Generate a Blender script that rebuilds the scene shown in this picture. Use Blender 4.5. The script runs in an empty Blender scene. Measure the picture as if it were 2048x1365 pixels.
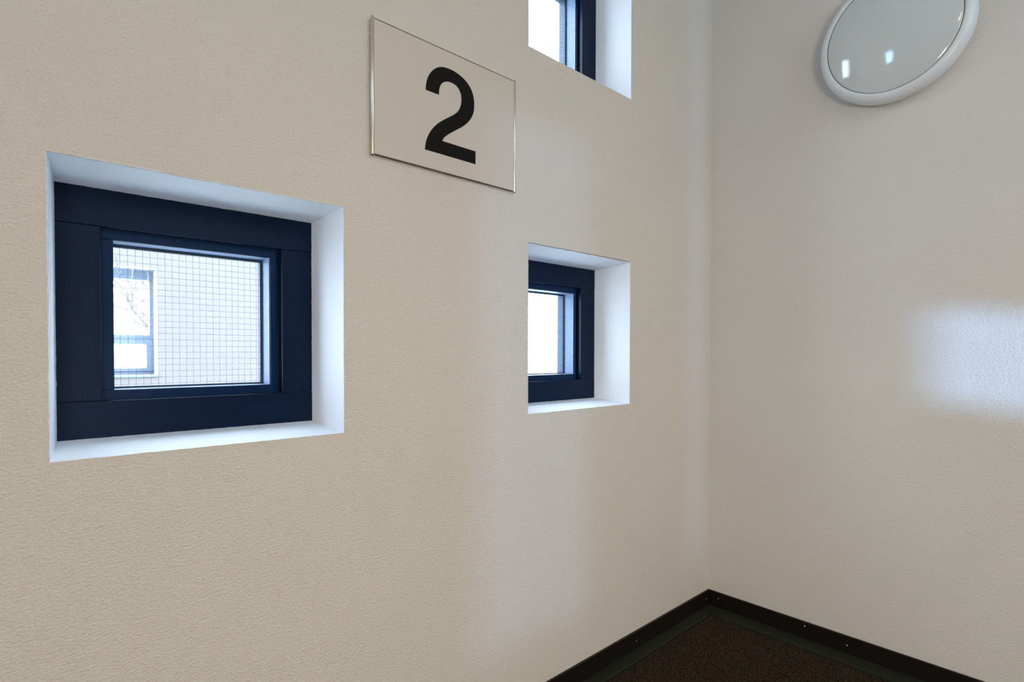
import bpy, bmesh, math, random
import numpy as np
from mathutils import Vector, Matrix
S = bpy.context.scene
COL = S.collection
random.seed(4)
PI = math.pi

# ------------------------------------------------------------------ materials
def mat(name, color, rough=.5, metal=0, coat=0, spec=.5):
    m = bpy.data.materials.new(name); m.use_nodes = True
    b = m.node_tree.nodes['Principled BSDF']
    b.inputs['Base Color'].default_value = (*color, 1)
    b.inputs['Roughness'].default_value = rough
    b.inputs['Metallic'].default_value = metal
    b.inputs['Coat Weight'].default_value = coat
    b.inputs['Coat Roughness'].default_value = .08
    b.inputs['Specular IOR Level'].default_value = spec
    return m

def nd(m, t, **kw):
    n = m.node_tree.nodes.new(t)
    for k, v in kw.items():
        setattr(n, k, v)
    return n

def noise(m, scale, detail=3, vec=(1, 1, 1), rough=.55):
    tc = nd(m, 'ShaderNodeTexCoord'); mp = nd(m, 'ShaderNodeMapping'); nz = nd(m, 'ShaderNodeTexNoise')
    mp.inputs['Scale'].default_value = vec
    nz.inputs['Scale'].default_value = scale; nz.inputs['Detail'].default_value = detail
    nz.inputs['Roughness'].default_value = rough
    L = m.node_tree.links
    L.new(tc.outputs['Object'], mp.inputs['Vector']); L.new(mp.outputs['Vector'], nz.inputs['Vector'])
    return nz

def ramp(m, src, stops):
    r = nd(m, 'ShaderNodeValToRGB'); m.node_tree.links.new(src, r.inputs['Fac'])
    e = r.color_ramp.elements
    while len(e) < len(stops): e.new(.5)
    for i, (p, c) in enumerate(stops):
        e[i].position = p; e[i].color = (*c, 1)
    return r

def bump(m, srcs):
    """srcs: list of (socket, strength, distance) chained"""
    L = m.node_tree.links; prev = None
    for s, st, di in srcs:
        b = nd(m, 'ShaderNodeBump'); b.inputs['Strength'].default_value = st; b.inputs['Distance'].default_value = di
        L.new(s, b.inputs['Height'])
        if prev: L.new(prev.outputs['Normal'], b.inputs['Normal'])
        prev = b
    L.new(prev.outputs['Normal'], m.node_tree.nodes['Principled BSDF'].inputs['Normal'])

def plaster(name, color, streak, strength=1.0, fine=1.0):
    m = mat(name, color, .75, spec=.25)
    a = noise(m, 1, 4, streak, .62)
    c = noise(m, 9, 2)
    v = noise(m, 2.3, 4)
    bump(m, [(c.outputs['Fac'], .25, .006), (a.outputs['Fac'], .9 * strength, .0055)])
    col = ramp(m, v.outputs['Fac'], [(.3, tuple(x * .975 for x in color)), (.7, tuple(min(1, x * 1.015) for x in color))])
    m.node_tree.links.new(col.outputs['Color'], m.node_tree.nodes['Principled BSDF'].inputs['Base Color'])
    return m

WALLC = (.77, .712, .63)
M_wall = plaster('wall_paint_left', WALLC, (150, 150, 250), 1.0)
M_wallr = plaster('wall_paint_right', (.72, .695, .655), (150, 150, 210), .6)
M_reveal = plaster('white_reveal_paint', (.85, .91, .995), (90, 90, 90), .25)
M_ceil = mat('ceiling_paint', (.8, .78, .74), .8)

def wood(name, color, axis, rough=.33):
    m = mat(name, color, rough, spec=.12)
    v = [260, 260, 260]; v[axis] = 12
    g = noise(m, 1, 5, tuple(v), .6)
    g2 = noise(m, 30, 2)
    bump(m, [(g.outputs['Fac'], .25, .0008), (g2.outputs['Fac'], .15, .001)])
    c = ramp(m, g.outputs['Fac'], [(.3, tuple(x * .8 for x in color)), (.7, tuple(x * 1.25 for x in color))])
    m.node_tree.links.new(c.outputs['Color'], m.node_tree.nodes['Principled BSDF'].inputs['Base Color'])
    return m
NAVY = (.0018, .0095, .031)
M_woodx = wood('navy_paint_rail', NAVY, 0)
M_woodz = wood('navy_paint_stile', NAVY, 2)
M_inner = wood('navy_paint_inner', (.003, .018, .062), 2, .3)
M_bead = mat('bead_painted_reflection', (.50, .60, .76), .45, spec=.25)  # reflection of the outdoors on navy gloss, put into the colour
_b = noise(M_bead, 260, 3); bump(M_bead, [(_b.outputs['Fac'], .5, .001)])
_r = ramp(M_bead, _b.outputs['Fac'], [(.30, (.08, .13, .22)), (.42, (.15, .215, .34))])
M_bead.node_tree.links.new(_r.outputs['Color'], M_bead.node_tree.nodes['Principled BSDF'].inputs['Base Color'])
M_ebead = mat('slate_exterior_bead', (.045, .072, .115), .6, spec=.2)
M_gasket = mat('gasket', (.006, .03, .07), .4)
M_wire = mat('steel_wire', (.16, .18, .21), .45, .6)
M_white = mat('white_paint_mark', (.9, .93, .97), .5)

def glass(name, tint=(.95, .975, .985)):
    m = bpy.data.materials.new(name); m.use_nodes = True
    nt = m.node_tree; nt.nodes.clear()
    o = nt.nodes.new('ShaderNodeOutputMaterial'); mx = nt.nodes.new('ShaderNodeMixShader')
    t = nt.nodes.new('ShaderNodeBsdfTransparent'); g = nt.nodes.new('ShaderNodeBsdfGlossy'); f = nt.nodes.new('ShaderNodeLayerWeight')
    p = nt.nodes.new('ShaderNodeMath'); p.operation = 'POWER'; p.inputs[1].default_value = 5
    q = nt.nodes.new('ShaderNodeMath'); q.operation = 'MULTIPLY_ADD'; q.inputs[1].default_value = .9; q.inputs[2].default_value = .04
    t.inputs['Color'].default_value = (*tint, 1); g.inputs['Roughness'].default_value = .02; f.inputs['Blend'].default_value = .5
    nt.links.new(f.outputs['Facing'], p.inputs[0]); nt.links.new(p.outputs[0], q.inputs[0])
    nt.links.new(q.outputs[0], mx.inputs[0]); nt.links.new(t.outputs[0], mx.inputs[1]); nt.links.new(g.outputs[0], mx.inputs[2])
    nt.links.new(mx.outputs[0], o.inputs['Surface'])
    return m
M_glass = glass('wired_glass')

M_plate = mat('sign_plate', (.60, .54, .46), .38, spec=.4)
M_edge = mat('sign_back', (.10, .085, .06), .5)
M_black = mat('black_vinyl', (.005, .0032, .0022), .6, spec=.15)
M_alu = mat('brushed_aluminium', (.70, .66, .58), .26, .9)
M_lampb = mat('white_plastic_bezel', (.72, .755, .78), .32)
M_lampd = mat('opal_diffuser', (.60, .63, .63), .10, coat=.6)
M_groove = mat('lamp_groove', (.05, .06, .06), .6)
M_skirt = mat('black_skirting', (.0085, .0070, .0052), .42, spec=.3)
_n = noise(M_skirt, 60, 3); bump(M_skirt, [(_n.outputs['Fac'], .2, .001)])
M_strip = mat('grey_green_vinyl', (.023, .024, .018), .6, spec=.2)
_n = noise(M_strip, 220, 4)
_r = ramp(M_strip, _n.outputs['Fac'], [(.45, (.016, .017, .0115)), (.72, (.036, .036, .027))])
M_strip.node_tree.links.new(_r.outputs['Color'], M_strip.node_tree.nodes['Principled BSDF'].inputs['Base Color'])
M_screw = mat('zinc_screw', (.55, .54, .5), .35, .8)
M_carpet = mat('brown_black_carpet', (.03, .02, .014), .95, spec=.1)
_n = noise(M_carpet, 330, 3, rough=.7)
_r = ramp(M_carpet, _n.outputs['Fac'], [(.40, (.006, .0038, .0022)), (.54, (.034, .021, .012)), (.66, (.14, .095, .062))])
M_carpet.node_tree.links.new(_r.outputs['Color'], M_carpet.node_tree.nodes['Principled BSDF'].inputs['Base Color'])
M_sub = mat('floor_backing', (.006, .005, .004), .9)
M_facade = mat('white_render_facade', (.20, .208, .212), .8)
_n = noise(M_facade, 3, 5)
_r = ramp(M_facade, _n.outputs['Fac'], [(.3, (.091, .086, .089)), (.7, (.096, .090, .093))])
M_facade.node_tree.links.new(_r.outputs['Color'], M_facade.node_tree.nodes['Principled BSDF'].inputs['Base Color'])
M_freveal = mat('white_reveal_outside', (.30, .31, .32), .7)
M_fframe = mat('frame_glow_tint', (.065, .095, .15), .5)  # blue glow over the far window mixed into the frame colour
M_fglass = glass('courtyard_glass', (.97, .98, .98))
M_snow = mat('snow_ground', (.75, .77, .78), .9)
M_bark = mat('pale_bark', (.06, .056, .054), .9)
_n = noise(M_bark, 40, 3); bump(M_bark, [(_n.outputs['Fac'], .5, .01)])
M_leaf = mat('snow_dusted_hedge', (.10, .105, .095), .9)

# ------------------------------------------------------------------ helpers
def link(name, bm, m, parent=None, smooth=False):
    me = bpy.data.meshes.new(name); bmesh.ops.recalc_face_normals(bm, faces=bm.faces[:])
    bm.to_mesh(me); bm.free()
    for x in (m if isinstance(m, (list, tuple)) else [m]): me.materials.append(x)
    if smooth:
        for p in me.polygons: p.use_smooth = True
    o = bpy.data.objects.new(name, me); COL.objects.link(o)
    if parent: o.parent = parent; o.matrix_parent_inverse = parent.matrix_world.inverted()
    return o

def empty(name, loc):
    o = bpy.data.objects.new(name, None); COL.objects.link(o); o.location = loc; o.empty_display_size = .05
    o.matrix_world = Matrix.Translation(loc)
    return o

def struct(o): o['kind'] = 'structure'; return o
def tag(o, label, cat, group=None, kind=None):
    o['label'] = label; o['category'] = cat
    if group: o['group'] = group
    if kind: o['kind'] = kind
    return o

def box(bm, a, b, bev=0, seg=2):
    a, b = [min(p, q) for p, q in zip(a, b)], [max(p, q) for p, q in zip(a, b)]
    g = bmesh.ops.create_cube(bm, size=1)
    for v in g['verts']:
        v.co = Vector([a[i] + (v.co[i] + .5) * (b[i] - a[i]) for i in range(3)])
    if bev:
        es = list({e for v in g['verts'] for e in v.link_edges})
        bmesh.ops.bevel(bm, geom=es, offset=bev, segments=seg, profile=.5, affect='EDGES')

def tube(bm, pts, rads, n=6, cap=True):
    rings = []
    for i, p in enumerate(pts):
        p = Vector(p)
        d = (Vector(pts[min(i + 1, len(pts) - 1)]) - Vector(pts[max(i - 1, 0)])).normalized()
        u = d.orthogonal().normalized() if i == 0 else (u - d * u.dot(d)).normalized()
        w = d.cross(u)
        rings.append([bm.verts.new(p + (u * math.cos(2 * PI * k / n) + w * math.sin(2 * PI * k / n)) * rads[i]) for k in range(n)])
    for a, b in zip(rings, rings[1:]):
        for k in range(n): bm.faces.new((a[k], a[(k + 1) % n], b[(k + 1) % n], b[k]))
    if cap:
        bm.faces.new(rings[0][::-1]); bm.faces.new(rings[-1])

def lathe(bm, prof, centre, axis_dir=-1, n=96, close_center=False):
    """prof = (radius, x offset from wall) around the x axis"""
    cx, cy, cz = centre; rings = []
    for r, x in prof:
        if r < 1e-6: rings.append([bm.verts.new((cx + axis_dir * x, cy, cz))])
        else: rings.append([bm.verts.new((cx + axis_dir * x, cy + r * math.cos(2 * PI * k / n), cz + r * math.sin(2 * PI * k / n))) for k in range(n)])
    for a, b in zip(rings, rings[1:]):
        for k in range(n):
            if len(b) == 1: bm.faces.new((a[k], a[(k + 1) % n], b[0]))
            elif len(a) == 1: bm.faces.new((a[0], b[(k + 1) % n], b[k]))
            else: bm.faces.new((a[k], a[(k + 1) % n], b[(k + 1) % n], b[k]))

def grid_wall(bm, axis, d0, d1, us, vs, holes):
    """solid wall of cells; axis = thickness axis (0 or 1); holes = set of (i, j)"""
    def P(u, v, d): return (d, u, v) if axis == 0 else (u, d, v)
    vt = {}
    def V(i, j, d):
        k = (i, j, d)
        if k not in vt: vt[k] = bm.verts.new(P(us[i], vs[j], d))
        return vt[k]
    nu, nv = len(us) - 1, len(vs) - 1
    solid = lambda i, j: 0 <= i < nu and 0 <= j < nv and (i, j) not in holes
    for i in range(nu):
        for j in range(nv):
            if not solid(i, j): continue
            for d in (d0, d1): bm.faces.new((V(i, j, d), V(i + 1, j, d), V(i + 1, j + 1, d), V(i, j + 1, d)))
            for di, dj, e in ((-1, 0, ((i, j), (i, j + 1))), (1, 0, ((i + 1, j), (i + 1, j + 1))), (0, -1, ((i, j), (i + 1, j))), (0, 1, ((i, j + 1), (i + 1, j + 1)))):
                if not solid(i + di, j + dj):
                    (a, b), (c, d) = e
                    bm.faces.new((V(a, b, d0), V(c, d, d0), V(c, d, d1), V(a, b, d1)))

# ------------------------------------------------------------------ room shell
XW, YS, ZC = -4.6, -3.2, 2.9          # far ends of the landing, behind the camera
W = {1: dict(hx=(-2.0537, -1.5712), hz=(.8455, 1.3260), fx=(-2.0380, -1.5860), fz=(.8610, 1.3113), bl=.0640, br=.0665),
     2: dict(hx=(-1.0240, -.5467), hz=(.8455, 1.3225), fx=(-1.0190, -.5735), fz=(.8600, 1.3070), bl=.0640, br=.0715),
     3: dict(hx=(-1.0240, -.5467), hz=(1.8686, 2.3500), fx=(-1.0190, -.5715), fz=(1.8840, 2.3340), bl=.0640, br=.0715),
     7: dict(hx=(-3.0830, -2.6000), hz=(1.8686, 2.3500), fx=(-3.0670, -2.6150), fz=(1.8840, 2.3340), bl=.0640, br=.0665)}
bm = bmesh.new()
grid_wall(bm, 1, 0, .30, [XW, W[7]['hx'][0], W[7]['hx'][1], W[1]['hx'][0], W[1]['hx'][1], -1.0240, -.5467, .25], [-.2, .8455, 1.3255, 1.8686, 2.35, ZC + .1], {(3, 1), (5, 1), (5, 3), (1, 3)})
struct(link('wall_left', bm, M_wall))
bm = bmesh.new(); box(bm, (0, YS - .2, -.2), (.25, 0, ZC + .1)); struct(link('wall_right', bm, M_wallr))
bm = bmesh.new(); box(bm, (XW - .2, YS - .2, ZC), (0, 0, ZC + .1)); struct(link('ceiling', bm, M_ceil))
bm = bmesh.new(); box(bm, (XW - .2, YS - .2, -.2), (XW, .3, ZC + .1)); struct(link('wall_far', bm, M_wallr))
bm = bmesh.new(); box(bm, (XW, YS, -.06), (0, 0, -.010)); struct(link('floor', bm, M_sub))

# added spot standing in for low reflected glare; throws the wall patch and bands
SRC = Vector((-7.6, -11.2, -.15))
def back(P):                         # where the line from SRC to a wall point crosses the back wall
    P = Vector(P); t = (YS - SRC.y) / (P.y - SRC.y); return SRC + (P - SRC) * t
pa, pb = back((0, -.455, 1.19)), back((0, -1.12, .80))
qa, qb = back((-1.36, 0, 1.0)), back((-.77, 0, 1.0))
ra, rb = back((-.345, 0, 1.0)), back((-.06, 0, 1.0))
us = [XW, qa.x, qb.x, ra.x, rb.x, pa.x, pb.x, 0]
zl, zh = .46, .80
pz0, pz1 = min(pa.z, pb.z), max(pa.z, pb.z)
pz0 = back((0, -.46, .875)).z; pz1 = back((0, -.46, 1.19)).z
vs = [-.2, .10, pz0, pz1, 1.15, 1.75, ZC + .1]
holes = {(1, 1), (1, 2), (1, 3), (3, 1), (3, 2), (3, 3), (3, 4), (5, 2)}  # openings cut to shape the patch and bands of light
bm = bmesh.new(); grid_wall(bm, 1, YS - .2, YS, us, vs, holes); struct(link('wall_back', bm, M_wallr))
M_tint = glass('band_dimmer_glass', (.38, .39, .41))  # for unseen panes added to dim the bands on the left wall
for n_, (c0, c1, zt) in ((5, (1, 2, vs[4])), (6, (3, 4, vs[5]))):
    w_ = struct(empty('window_%d' % n_, ((us[c0] + us[c1]) / 2, YS - .1, vs[1])))
    b_ = bmesh.new(); box(b_, (us[c0], YS - .103, vs[1]), (us[c1], YS - .097, zt)); link('band_dimmer_pane', b_, M_tint, w_)

# ------------------------------------------------------------------ windows of the left wall
D0, D1, DG, DX = .130, .1475, .197, .240
def rect_loop(x0, x1, z0, z1, y, nseg, jit=0):
    c = [(x0, z0), (x1, z0), (x1, z1), (x0, z1)]; out = []
    for k in range(4):
        (ax, az), (bx, bz) = c[k], c[(k + 1) % 4]
        for s in range(nseg):
            t = s / nseg; x = ax + (bx - ax) * t; z = az + (bz - az) * t
            if jit and s:
                j = random.gauss(0, jit)
                if az == bz: z += j
                else: x += j
            out.append(Vector((x, y, z)))
    return out

def reveal(win, w):
    hx0, hx1 = w['hx']; hz0, hz1 = w['hz']; fx0, fx1 = w['fx']; fz0, fz1 = w['fz']; bm = bmesh.new(); N = 60
    def L(o, y, t=None, jit=0):          # o = outset from hole at wall face, or t = fraction towards the frame
        if t is None: return rect_loop(hx0 - o, hx1 + o, hz0 - o, hz1 + o, y, N, jit)
        return rect_loop(hx0 + (fx0 - hx0) * t, hx1 + (fx1 - hx1) * t, hz0 + (fz0 - hz0) * t, hz1 + (fz1 - hz1) * t, y, N, jit)
    loops = [L(.0006, -.0006, jit=.00045), L(0, -.0002), L(0, .0015, .01), L(0, .004, .04, .0002), L(0, .03, .25, .0001), L(0, .08, .62, .0001), L(0, D0 - .004, .97), L(0, D0 + .004, 1.0, .0003), L(0, .295, 1.0)]
    rings = [[bm.verts.new(p) for p in l] for l in loops]
    for a, b in zip(rings, rings[1:]):
        for k in range(len(a)): bm.faces.new((a[k], a[(k + 1) % len(a)], b[(k + 1) % len(a)], b[k]))
    return link('reveal', bm, M_reveal, win)

def ring(bm, o, i, y0, y1, bev=0):
    """rectangular ring o=(x0,x1,z0,z1) outside, i inside, from y0 to y1, of 4 mitre-less boxes"""
    box(bm, (o[0], y0, i[3]), (o[1], y1, o[3]), bev); box(bm, (o[0], y0, o[2]), (o[1], y1, i[2]), bev)
    box(bm, (o[0], y0, i[2]), (i[0], y1, i[3]), bev); box(bm, (i[1], y0, i[2]), (o[1], y1, i[3]), bev)

for n, w in W.items():
    x0, x1 = w['fx']; z0, z1 = w['fz']
    win = struct(empty('window_%d' % n, ((x0 + x1) / 2, D0, z0)))
    reveal(win, w)
    bx0, bx1, bz0, bz1 = x0 + w['bl'], x1 - w['br'], z0 + .0665, z1 - .0673
    e = .0006
    for a, b, nm in (((x0 - e, D0, bz1), (x1 + e, DX, z1 + e), 'top_rail'), ((x0 - e, D0, z0 - e), (x1 + e, DX, bz0), 'bottom_rail')):
        bm = bmesh.new(); box(bm, a, b, .0012); link(nm, bm, M_woodx, win)
    for a, b in (((x0 - e, D0 + .0004, bz0 + .0003), (bx0, DX, bz1 - .0003)), ((bx1, D0 + .0004, bz0 + .0003), (x1 + e, DX, bz1 - .0003))):
        bm = bmesh.new(); box(bm, a, b, .0012); link('stile', bm, M_woodz, win)
    ix0, ix1, iz0, iz1 = bx0 + .0205, bx1 - (.019 if n == 1 else .0125 if n == 2 else .0090), bz0 + .0185, bz1 - .0190
    # inner frame: face at D1, full to the glass; the top and bottom strips run through
    bm = bmesh.new()
    box(bm, (bx0 - .001, D1, iz1), (bx1 - .0055, D1 + .008, bz1 + .001), .001)
    box(bm, (bx0 - .001, D1, bz0 - .001), (bx1 - .0055, D1 + .008, iz0), .001)
    box(bm, (bx0 - .001, D1 + .0005, iz0), (ix0, D1 + .008, iz1), .001)
    box(bm, (ix1, D1 + .0005, iz0), (bx1 - .0055, D1 + .008, iz1), .001)
    ring(bm, (bx0 - .001, bx1 + .001, bz0 - .001, bz1 + .001), (ix0 - .003, ix1 + .003, iz0 - .003, iz1 + .003), D1 + .007, DG)
    link('inner_frame', bm, M_inner, win)
    # rebate around the glass, outdoor reflection painted in as pale blue
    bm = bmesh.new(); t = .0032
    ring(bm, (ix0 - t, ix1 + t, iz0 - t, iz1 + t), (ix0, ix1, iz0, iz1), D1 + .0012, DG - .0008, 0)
    link('glazing_bead', bm, M_bead, win)['label'] = 'navy strip round the glass, its outdoor reflection coloured pale blue-grey'
    bm = bmesh.new(); ring(bm, (ix0 - .02, ix1 + .012, iz0 - .02, iz1 + .02), (ix0, ix1, iz0, iz1), DG + .0085, .229, 0)
    link('exterior_bead', bm, M_ebead, win)
    bm = bmesh.new(); g = .0058
    ring(bm, (ix0 - .012, ix1 + .012, iz0 - .018, iz1 + .018), (ix0 + g, ix1 - g, iz0 + g * .6, iz1 - g), DG - .0005, DG + .0015)
    link('gasket', bm, M_gasket, win)
    bm = bmesh.new(); box(bm, (ix0 - .01, DG + .0018, iz0 - .01), (ix1 + .01, DG + .0078, iz1 + .01))
    pane = link('glass_pane', bm, M_glass, win)
    # wires embedded in the glass
    bm = bmesh.new(); P = .01262; yw = DG + .0012; r = .00040 if n == 1 else .00026
    k = 0; x = ix0 + .0035
    while x < ix1:
        tube(bm, [(x, yw, iz0), (x + random.gauss(0, .0002), yw, (iz0 + iz1) / 2), (x, yw, iz1)], [r] * 3, 4, False); x += P
    z = iz0 + .0075
    while z < iz1:
        pts = [(ix0 + (ix1 - ix0) * q / 6, yw, z + random.gauss(0, .00025)) for q in range(7)]
        tube(bm, pts, [r] * 7, 4, False); z += P
    link('wire_mesh', bm, M_wire, pane)
    if n == 1:
        for pts in ([(-1.9437, 1.2010), (-1.9405, 1.1860), (-1.9435, 1.1800), (-1.9415, 1.1720), (-1.9460, 1.1590)],
                    [(-1.9405, 1.1860), (-1.9360, 1.1745), (-1.9395, 1.1660), (-1.9440, 1.1580)],
                    [(-1.9185, 1.2030), (-1.9165, 1.1800), (-1.9170, 1.1660), (-1.9205, 1.1560)],
                    [(-1.8925, 1.1790), (-1.8905, 1.1680), (-1.8915, 1.1560)]):
            bm = bmesh.new(); tube(bm, [(a, yw - .0006, c) for a, c in pts], [.0004] + [.0008] * (len(pts) - 2) + [.0004], 5)
            link('scratch', bm, M_white, pane)['label'] = 'short white streak on the wired glass'

# ------------------------------------------------------------------ floor number sign
sg = empty('floor_number_sign', (-1.2985, -.008, 1.4500))
tag(sg, 'beige wall sign plate with a black number 2 between two thin metal rods', 'sign')
SX0, SX1, SZ0, SZ1 = -1.5050, -1.0885, 1.4525, 1.7445
bm = bmesh.new(); box(bm, (SX0, -.0118, SZ0), (SX1, -.0088, SZ1), .0004, 1); link('plate', bm, M_plate, sg)
bm = bmesh.new(); box(bm, (SX0 + .002, -.0086, SZ0 - .0010), (SX1 - .002, -.0050, SZ1 + .0040)); link('backing_plate', bm, M_edge, sg)
for x in (-1.5075, -1.0870):
    bm = bmesh.new(); r = .0042
    n = 20; pts = [(SZ0 - .0035, r * .93), (SZ0 - .0028, r), (SZ1 + .0035, r), (SZ1 + .0042, r * .93)]
    tube(bm, [(x, -.0102, z) for z, _ in pts], [q for _, q in pts], n)
    rod = link('rod', bm, M_alu, sg, True); rod['label'] = 'thin brushed metal edge rod'
    for z in (SZ0 - .0037, SZ1 + .0044):
        bm = bmesh.new(); tube(bm, [(x, -.0102, z - .0003), (x, -.0102, z + .0003)], [.0022, .0022], 12); link('end_hole', bm, M_black, rod)
    for z in (SZ0 + .03, SZ1 - .03):
        bm = bmesh.new(); tube(bm, [(x, -.0102, z), (x, .0005, z)], [.003, .003], 12); link('wall_fixing', bm, M_alu, rod)
two = [(-1.3712, 1.6328), (-1.3694, 1.6480), (-1.3648, 1.6640), (-1.3556, 1.6795), (-1.3425, 1.6925), (-1.3270, 1.7007), (-1.3065, 1.7042), (-1.2850, 1.7030), (-1.2610, 1.6960), (-1.2430, 1.6842), (-1.2312, 1.6680), (-1.2263, 1.6450), (-1.2288, 1.6205), (-1.2405, 1.5985), (-1.2602, 1.5787), (-1.2850, 1.5611), (-1.3067, 1.5455), (-1.3186, 1.5346), (-1.3238, 1.5255),
       (-1.2220, 1.5255), (-1.2220, 1.4933), (-1.3735, 1.4933), (-1.3688, 1.5170), (-1.3582, 1.5384), (-1.3419, 1.5589), (-1.3186, 1.5780), (-1.2947, 1.5945), (-1.2776, 1.6093), (-1.2690, 1.6256), (-1.2662, 1.6422), (-1.2690, 1.6571), (-1.2788, 1.6687), (-1.2935, 1.6733), (-1.3091, 1.6720), (-1.3232, 1.6640), (-1.3314, 1.6508), (-1.3338, 1.6328)]
def catmull(P, n=6):
    out = []
    for i in range(len(P) - 1):
        p0 = Vector(P[max(i - 1, 0)]); p1 = Vector(P[i]); p2 = Vector(P[i + 1]); p3 = Vector(P[min(i + 2, len(P) - 1)])
        for s in range(n):
            t = s / n
            out.append(.5 * ((2 * p1) + (p2 - p0) * t + (2 * p0 - 5 * p1 + 4 * p2 - p3) * t * t + (3 * p1 - p0 - 3 * p2 + p3) * t ** 3))
    return out
ol = catmull(two[0:19]) + [Vector(two[18]), Vector(two[19]), Vector(two[20])] + catmull(two[21:37]) + [Vector(two[36])]
bm = bmesh.new(); y = -.0119
f = bm.faces.new([bm.verts.new((p.x, y, p.y)) for p in ol])
r = bmesh.ops.extrude_face_region(bm, geom=[f])
for v in r['geom']:
    if isinstance(v, bmesh.types.BMVert): v.co.y -= .0006
bmesh.ops.triangulate(bm, faces=bm.faces[:])
link('digit', bm, M_black, sg)['label'] = 'black number 2'

# ------------------------------------------------------------------ round wall lamp
LC = (0, -.6235, 2.0185)
lamp = empty('wall_lamp', LC)
tag(lamp, 'round white wall lamp with a glossy opal dome and thick plastic rim', 'lamp')
bm = bmesh.new(); R = .2085
prof = [(.150, .0), (.188, .0), (.196, .004), (.2005, .012)]
for k in range(13):
    a = -.55 + (PI / 2 + .45) * k / 12
    prof.append((R - .026 + .026 * math.cos(a), .032 + .030 * math.sin(a)))
prof += [(.1825, .0612), (.1812, .0595), (.1808, .052), (.150, .050)]
lathe(bm, prof, LC); link('rim', bm, M_lampb, lamp, True)
bm = bmesh.new(); lathe(bm, [(.1812, .052), (.1812, .0578), (.1785, .0578), (.1785, .050)], LC); link('seam_ring', bm, M_groove, lamp)
bm = bmesh.new(); h = .034; rr = .1795; Rs = (rr * rr + h * h) / (2 * h)
pd = [(rr, .050), (rr, .0575), (rr - .0012, .0592)]
for k in range(1, 33):
    q = (rr - .0012) * (1 - k / 32); pd.append((q, .0592 + math.sqrt(max(0, Rs * Rs - q * q)) - (Rs - h)))
pd[-1] = (0, pd[-1][1])
lathe(bm, pd, LC); link('diffuser', bm, M_lampd, lamp, True)

# ------------------------------------------------------------------ skirting, border strips, carpet
def skirting(name, a, b, screws, axis):
    bm = bmesh.new(); T = .0075
    box(bm, a, b, .0014)
    o = struct(link(name, bm, M_skirt))
    for c in screws:
        bm = bmesh.new(); d = Vector((-1, 0, 0)) if axis == 0 else Vector((0, -1, 0))
        p = Vector(c); tube(bm, [p, p + d * .0007, p + d * .0014], [.0026, .0025, .0014], 12)
        s = link('screw', bm, M_screw, o); s['label'] = 'small zinc screw head'
SKT = .0075
skirting('baseboard_left', (XW, -SKT, -.008), (0, .001, .0584), [(-.5100, -SKT, .026), (-.030, -SKT, .029), (-1.15, -SKT, .028)], 1)
skirting('baseboard_right', (-SKT, YS, -.008), (.001, -SKT, .0584), [(-SKT, -.047, .034), (-SKT, -.371, .043), (-SKT, -.506, .027), (-SKT, -.98, .03)], 0)
bm = bmesh.new(); box(bm, (XW, -.052, -.010), (-SKT, -SKT, .0), .0008, 1); struct(link('trim_1', bm, M_strip))
bm = bmesh.new(); box(bm, (-.080, YS, -.010), (-SKT, -.052, .0), .0008, 1); struct(link('trim_2', bm, M_strip))

rng = np.random.default_rng(3); NB = 95000
x0, x1, y0, y1 = -1.75, -.0845, -1.35, -.0555
bx = rng.uniform(x0, x1, NB); by = rng.uniform(y0, y1, NB)
an = rng.uniform(0, 2 * PI, NB); wd = rng.uniform(.0009, .0019, NB); hh = rng.uniform(.004, .0075, NB)
lx = rng.normal(0, .0017, NB); ly = rng.normal(0, .0017, NB); zb = -.0095
v = np.zeros((NB, 3, 3)); ca, sa = np.cos(an) * wd, np.sin(an) * wd
v[:, 0] = np.c_[bx - ca, by - sa, np.full(NB, zb)]; v[:, 1] = np.c_[bx + ca, by + sa, np.full(NB, zb)]
v[:, 2] = np.c_[bx + lx, by + ly, zb + hh]
base = [(XW, YS, zb), (x1, YS, zb), (x1, y1, zb), (XW, y1, zb), (XW, YS, -.0045), (x1, YS, -.0045), (x1, y1, -.0045), (XW, y1, -.0045)]
vv = np.concatenate([v.reshape(-1, 3), np.array(base)]) + np.array([0, 0, .0014]); vv[-8:, 2] -= .0035
me = bpy.data.meshes.new('entrance_mat'); k = NB * 3
faces = np.arange(NB * 3).reshape(-1, 3).tolist() + [[k, k + 1, k + 2, k + 3][::-1], [k + 4, k + 5, k + 6, k + 7], [k, k + 1, k + 5, k + 4], [k + 1, k + 2, k + 6, k + 5], [k + 2, k + 3, k + 7, k + 6], [k + 3, k, k + 4, k + 7]]
me.from_pydata(vv.tolist(), [], faces); me.materials.append(M_carpet)
cp = bpy.data.objects.new('carpet', me); COL.objects.link(cp)
tag(cp, 'dark brown flecked carpet pile laid inside the grey border strips', 'carpet', kind='stuff')

# ------------------------------------------------------------------ courtyard outside
bm = bmesh.new(); box(bm, (-60, .35, -.6), (80, 120, -.45)); g = struct(link('ground', bm, M_snow))
FY = 2.885; FW = 3.0
fx0, fx1, fz0, fz1 = -2.45, -1.4095, .8775, 1.532
bm = bmesh.new(); grid_wall(bm, 1, FY, FY + .30, [-3.1, fx0, fx1, 1.45], [-.5, fz0, fz1, 2.5], {(1, 1)}); struct(link('wall_opposite', bm, M_facade))
win = struct(empty('window_4', ((fx0 + fx1) / 2, FW, fz0)))
bm = bmesh.new(); y0, y1 = FW, FW + .07
box(bm, (fx0, y0, 1.4700), (fx1, y1, fz1), .002); box(bm, (fx0, y0, fz0), (fx1, y1, .898), .002)
box(bm, (fx0, y0, .898), (fx0 + .03, y1, 1.47), .002); box(bm, (fx1 - .0225, y0, .898), (fx1, y1, 1.47), .002)
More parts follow.
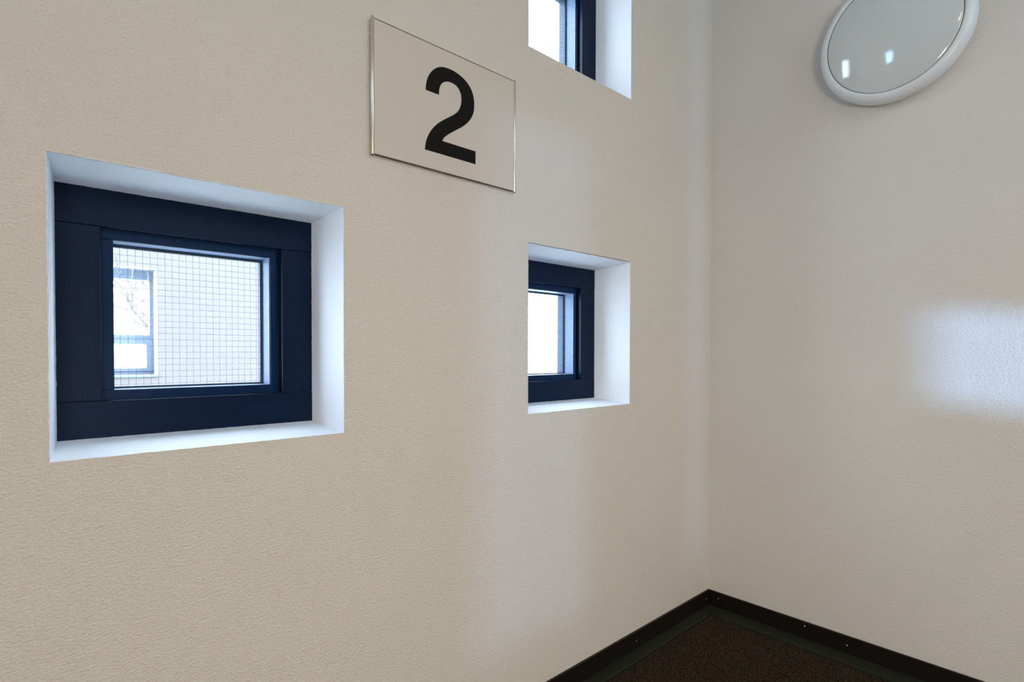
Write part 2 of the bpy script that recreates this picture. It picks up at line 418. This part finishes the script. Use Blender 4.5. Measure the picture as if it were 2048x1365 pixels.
box(bm, (fx0 + .03, y0 + .002, 1.1045), (fx1 - .0225, y1, 1.1270), .002); link('frame', bm, M_fframe, win)
bm = bmesh.new(); ring(bm, (fx0 + .03, fx1 - .006, .8985, 1.1045), (fx0 + .06, fx1 - .0410, .9200, 1.0700), FW - .004, FW + .05, .0015)
link('sash', bm, M_fframe, win)
bm = bmesh.new(); box(bm, (fx0 + .02, FW + .03, 1.12), (fx1 - .015, FW + .036, 1.48)); link('pane', bm, M_fglass, win)
bm = bmesh.new(); box(bm, (fx0 + .05, FW + .02, .91), (fx1 - .035, FW + .026, 1.08)); link('pane', bm, M_fglass, win)
bm = bmesh.new(); box(bm, (fx0 - .01, FY - .012, fz0 - .010), (fx1 + .004, FW + .02, fz0), .001); link('sill', bm, M_fframe, win)
bm = bmesh.new(); ring(bm, (fx0 - .001, fx1 + .001, fz0 - .001, fz1 + .001), (fx0 + .002, fx1 - .002, fz0 + .002, fz1 - .002), FY - .002, FW)
link('reveal', bm, M_freveal, win)

def tree(loc, h, seed, label, nm='bare_tree'):
    rnd = random.Random(seed); t = empty(nm, loc)
    tag(t, label, 'tree')
    L0 = Vector(loc)
    bt = bmesh.new(); bb = bmesh.new()
    pts = [L0 + Vector((rnd.gauss(0, .04), rnd.gauss(0, .04), h * .55 * k / 5)) for k in range(6)]; pts[0] = L0
    tube(bt, pts, [.10, .085, .075, .066, .058, .05], 9)
    def grow(p, d, ln, r, lev):
        q = [p]; dd = d.copy(); n = 4
        for k in range(n):
            dd = (dd + Vector((rnd.gauss(0, .16), rnd.gauss(0, .16), rnd.gauss(.03, .13)))).normalized(); q.append(q[-1] + dd * ln / n)
        tube(bb, q, [r * (1 - .5 * k / n) for k in range(n + 1)], 5 if lev < 2 else 3, False)
        if lev < 4:
            for _ in range(3 if lev else 4):
                i = rnd.randint(1, n); a = Vector((rnd.gauss(0, 1), rnd.gauss(0, 1), rnd.gauss(.25, .7))).normalized()
                grow(q[i], (dd * .75 + a * .75).normalized(), ln * rnd.uniform(.5, .75), r * .5, lev + 1)
    for k in range(11):
        s = pts[2 + k % 4]; a = 2 * PI * k / 11 * 3.1
        grow(s, Vector((math.cos(a), math.sin(a), .75)).normalized(), h * .33, .024, 0)
    link('trunk', bt, M_bark, t, True); link('branches', bb, M_bark, t)
tree((.05, 9.2, -.45), 4.2, 11, 'bare leafless tree seen through the far window across the courtyard')
hd = bmesh.new(); rnd = random.Random(8)
for k in range(420):
    x = rnd.uniform(-2.2, 2.2); z = abs(rnd.gauss(0, .28)); s = rnd.uniform(.03, .09)
    g = bmesh.ops.create_icosphere(hd, subdivisions=1, radius=s)
    for v_ in g['verts']: v_.co = Vector((.9 + x + v_.co.x, 13 + rnd.gauss(0, .004) + rnd.uniform(-.2, .2) * 0 + v_.co.y * 3, -.42 + z + v_.co.z))
hd_o = link('hedge', hd, M_leaf); tag(hd_o, 'low pale hedge on the snowy ground behind the leafless tree', 'hedge')

# ------------------------------------------------------------------ light
wd_ = bpy.data.worlds.new('overcast_sky'); S.world = wd_; wd_.use_nodes = True
wd_.node_tree.nodes['Background'].inputs['Color'].default_value = (.78, .89, 1.0, 1)
wd_.node_tree.nodes['Background'].inputs['Strength'].default_value = 15.0
def area(name, loc, target, size, power, col, sy=None, spread=PI):
    l = bpy.data.lights.new(name, 'AREA'); l.energy = power; l.color = col; l.size = size; l.spread = spread
    if sy: l.shape = 'RECTANGLE'; l.size_y = sy
    o = bpy.data.objects.new(name, l); COL.objects.link(o); o.location = loc
    o.rotation_euler = (Vector(target) - Vector(loc)).to_track_quat('-Z', 'Y').to_euler(); return o
area('ceiling_light', (-2.2, -2.6, 2.86), (-2.2, -2.6, 0), 1.0, 18, (1.0, .79, .54), .6)
area('blue_fill_right', (-.75, YS + .03, 2.38), (-.35, 0, 1.7), 1.2, 23, (.45, .72, 1.0), .9)  # added blue fill against the solid back wall, cools the upper right wall
area('warm_fill_low', (-2.9, -2.9, .95), (-.45, -.3, .25), .8, 18.5, (1.0, .85, .68), .8, math.radians(120))  # added warm fill for the low corner, no fitting there
area('blue_fill_upper', (-2.841, .02, 2.108), (-.9, -1.6, 1.7), .42, 8.5, (.36, .68, 1.0), .42)  # added blue fill at the upper opening, aimed towards the right wall
sp = bpy.data.lights.new('low_glare_standin', 'SPOT'); sp.energy = 7400; sp.color = (.30, .56, 1.0)  # blue spot added at SRC to throw the wall patch and bands
sp.spot_size = math.radians(50); sp.spot_blend = .3; sp.shadow_soft_size = .16
so = bpy.data.objects.new('low_glare_standin', sp); COL.objects.link(so); so.location = SRC
so.rotation_euler = (Vector((-1.2, -1, 1.0)) - SRC).to_track_quat('-Z', 'Y').to_euler()

# ------------------------------------------------------------------ camera
yaw, pit, rol = math.radians(47.57604), math.radians(.89156), math.radians(.08684)
F = Vector((math.cos(yaw) * math.cos(pit), math.sin(yaw) * math.cos(pit), -math.sin(pit)))
R_ = Vector((math.sin(yaw), -math.cos(yaw), 0)); U = R_.cross(F)
R2 = R_ * math.cos(rol) + U * math.sin(rol); U2 = -R_ * math.sin(rol) + U * math.cos(rol)
cam = bpy.data.cameras.new('camera'); co = bpy.data.objects.new('camera', cam); COL.objects.link(co)
mw = Matrix((R2, U2, -F)).transposed().to_4x4(); mw.translation = (-2.1025, -1.1135, 1.015); co.matrix_world = mw
cam.sensor_fit = 'HORIZONTAL'; cam.sensor_width = 36; cam.lens = 1107.788 / 2048 * 36; cam.shift_y = (724.725 - 682.5) / 2048
cam.clip_start = .02; cam.clip_end = 300
S.camera = co
S.view_settings.view_transform = 'Standard'; S.view_settings.look = 'None'; S.view_settings.exposure = .12; S.view_settings.gamma = 1
S.view_settings.use_curve_mapping = False
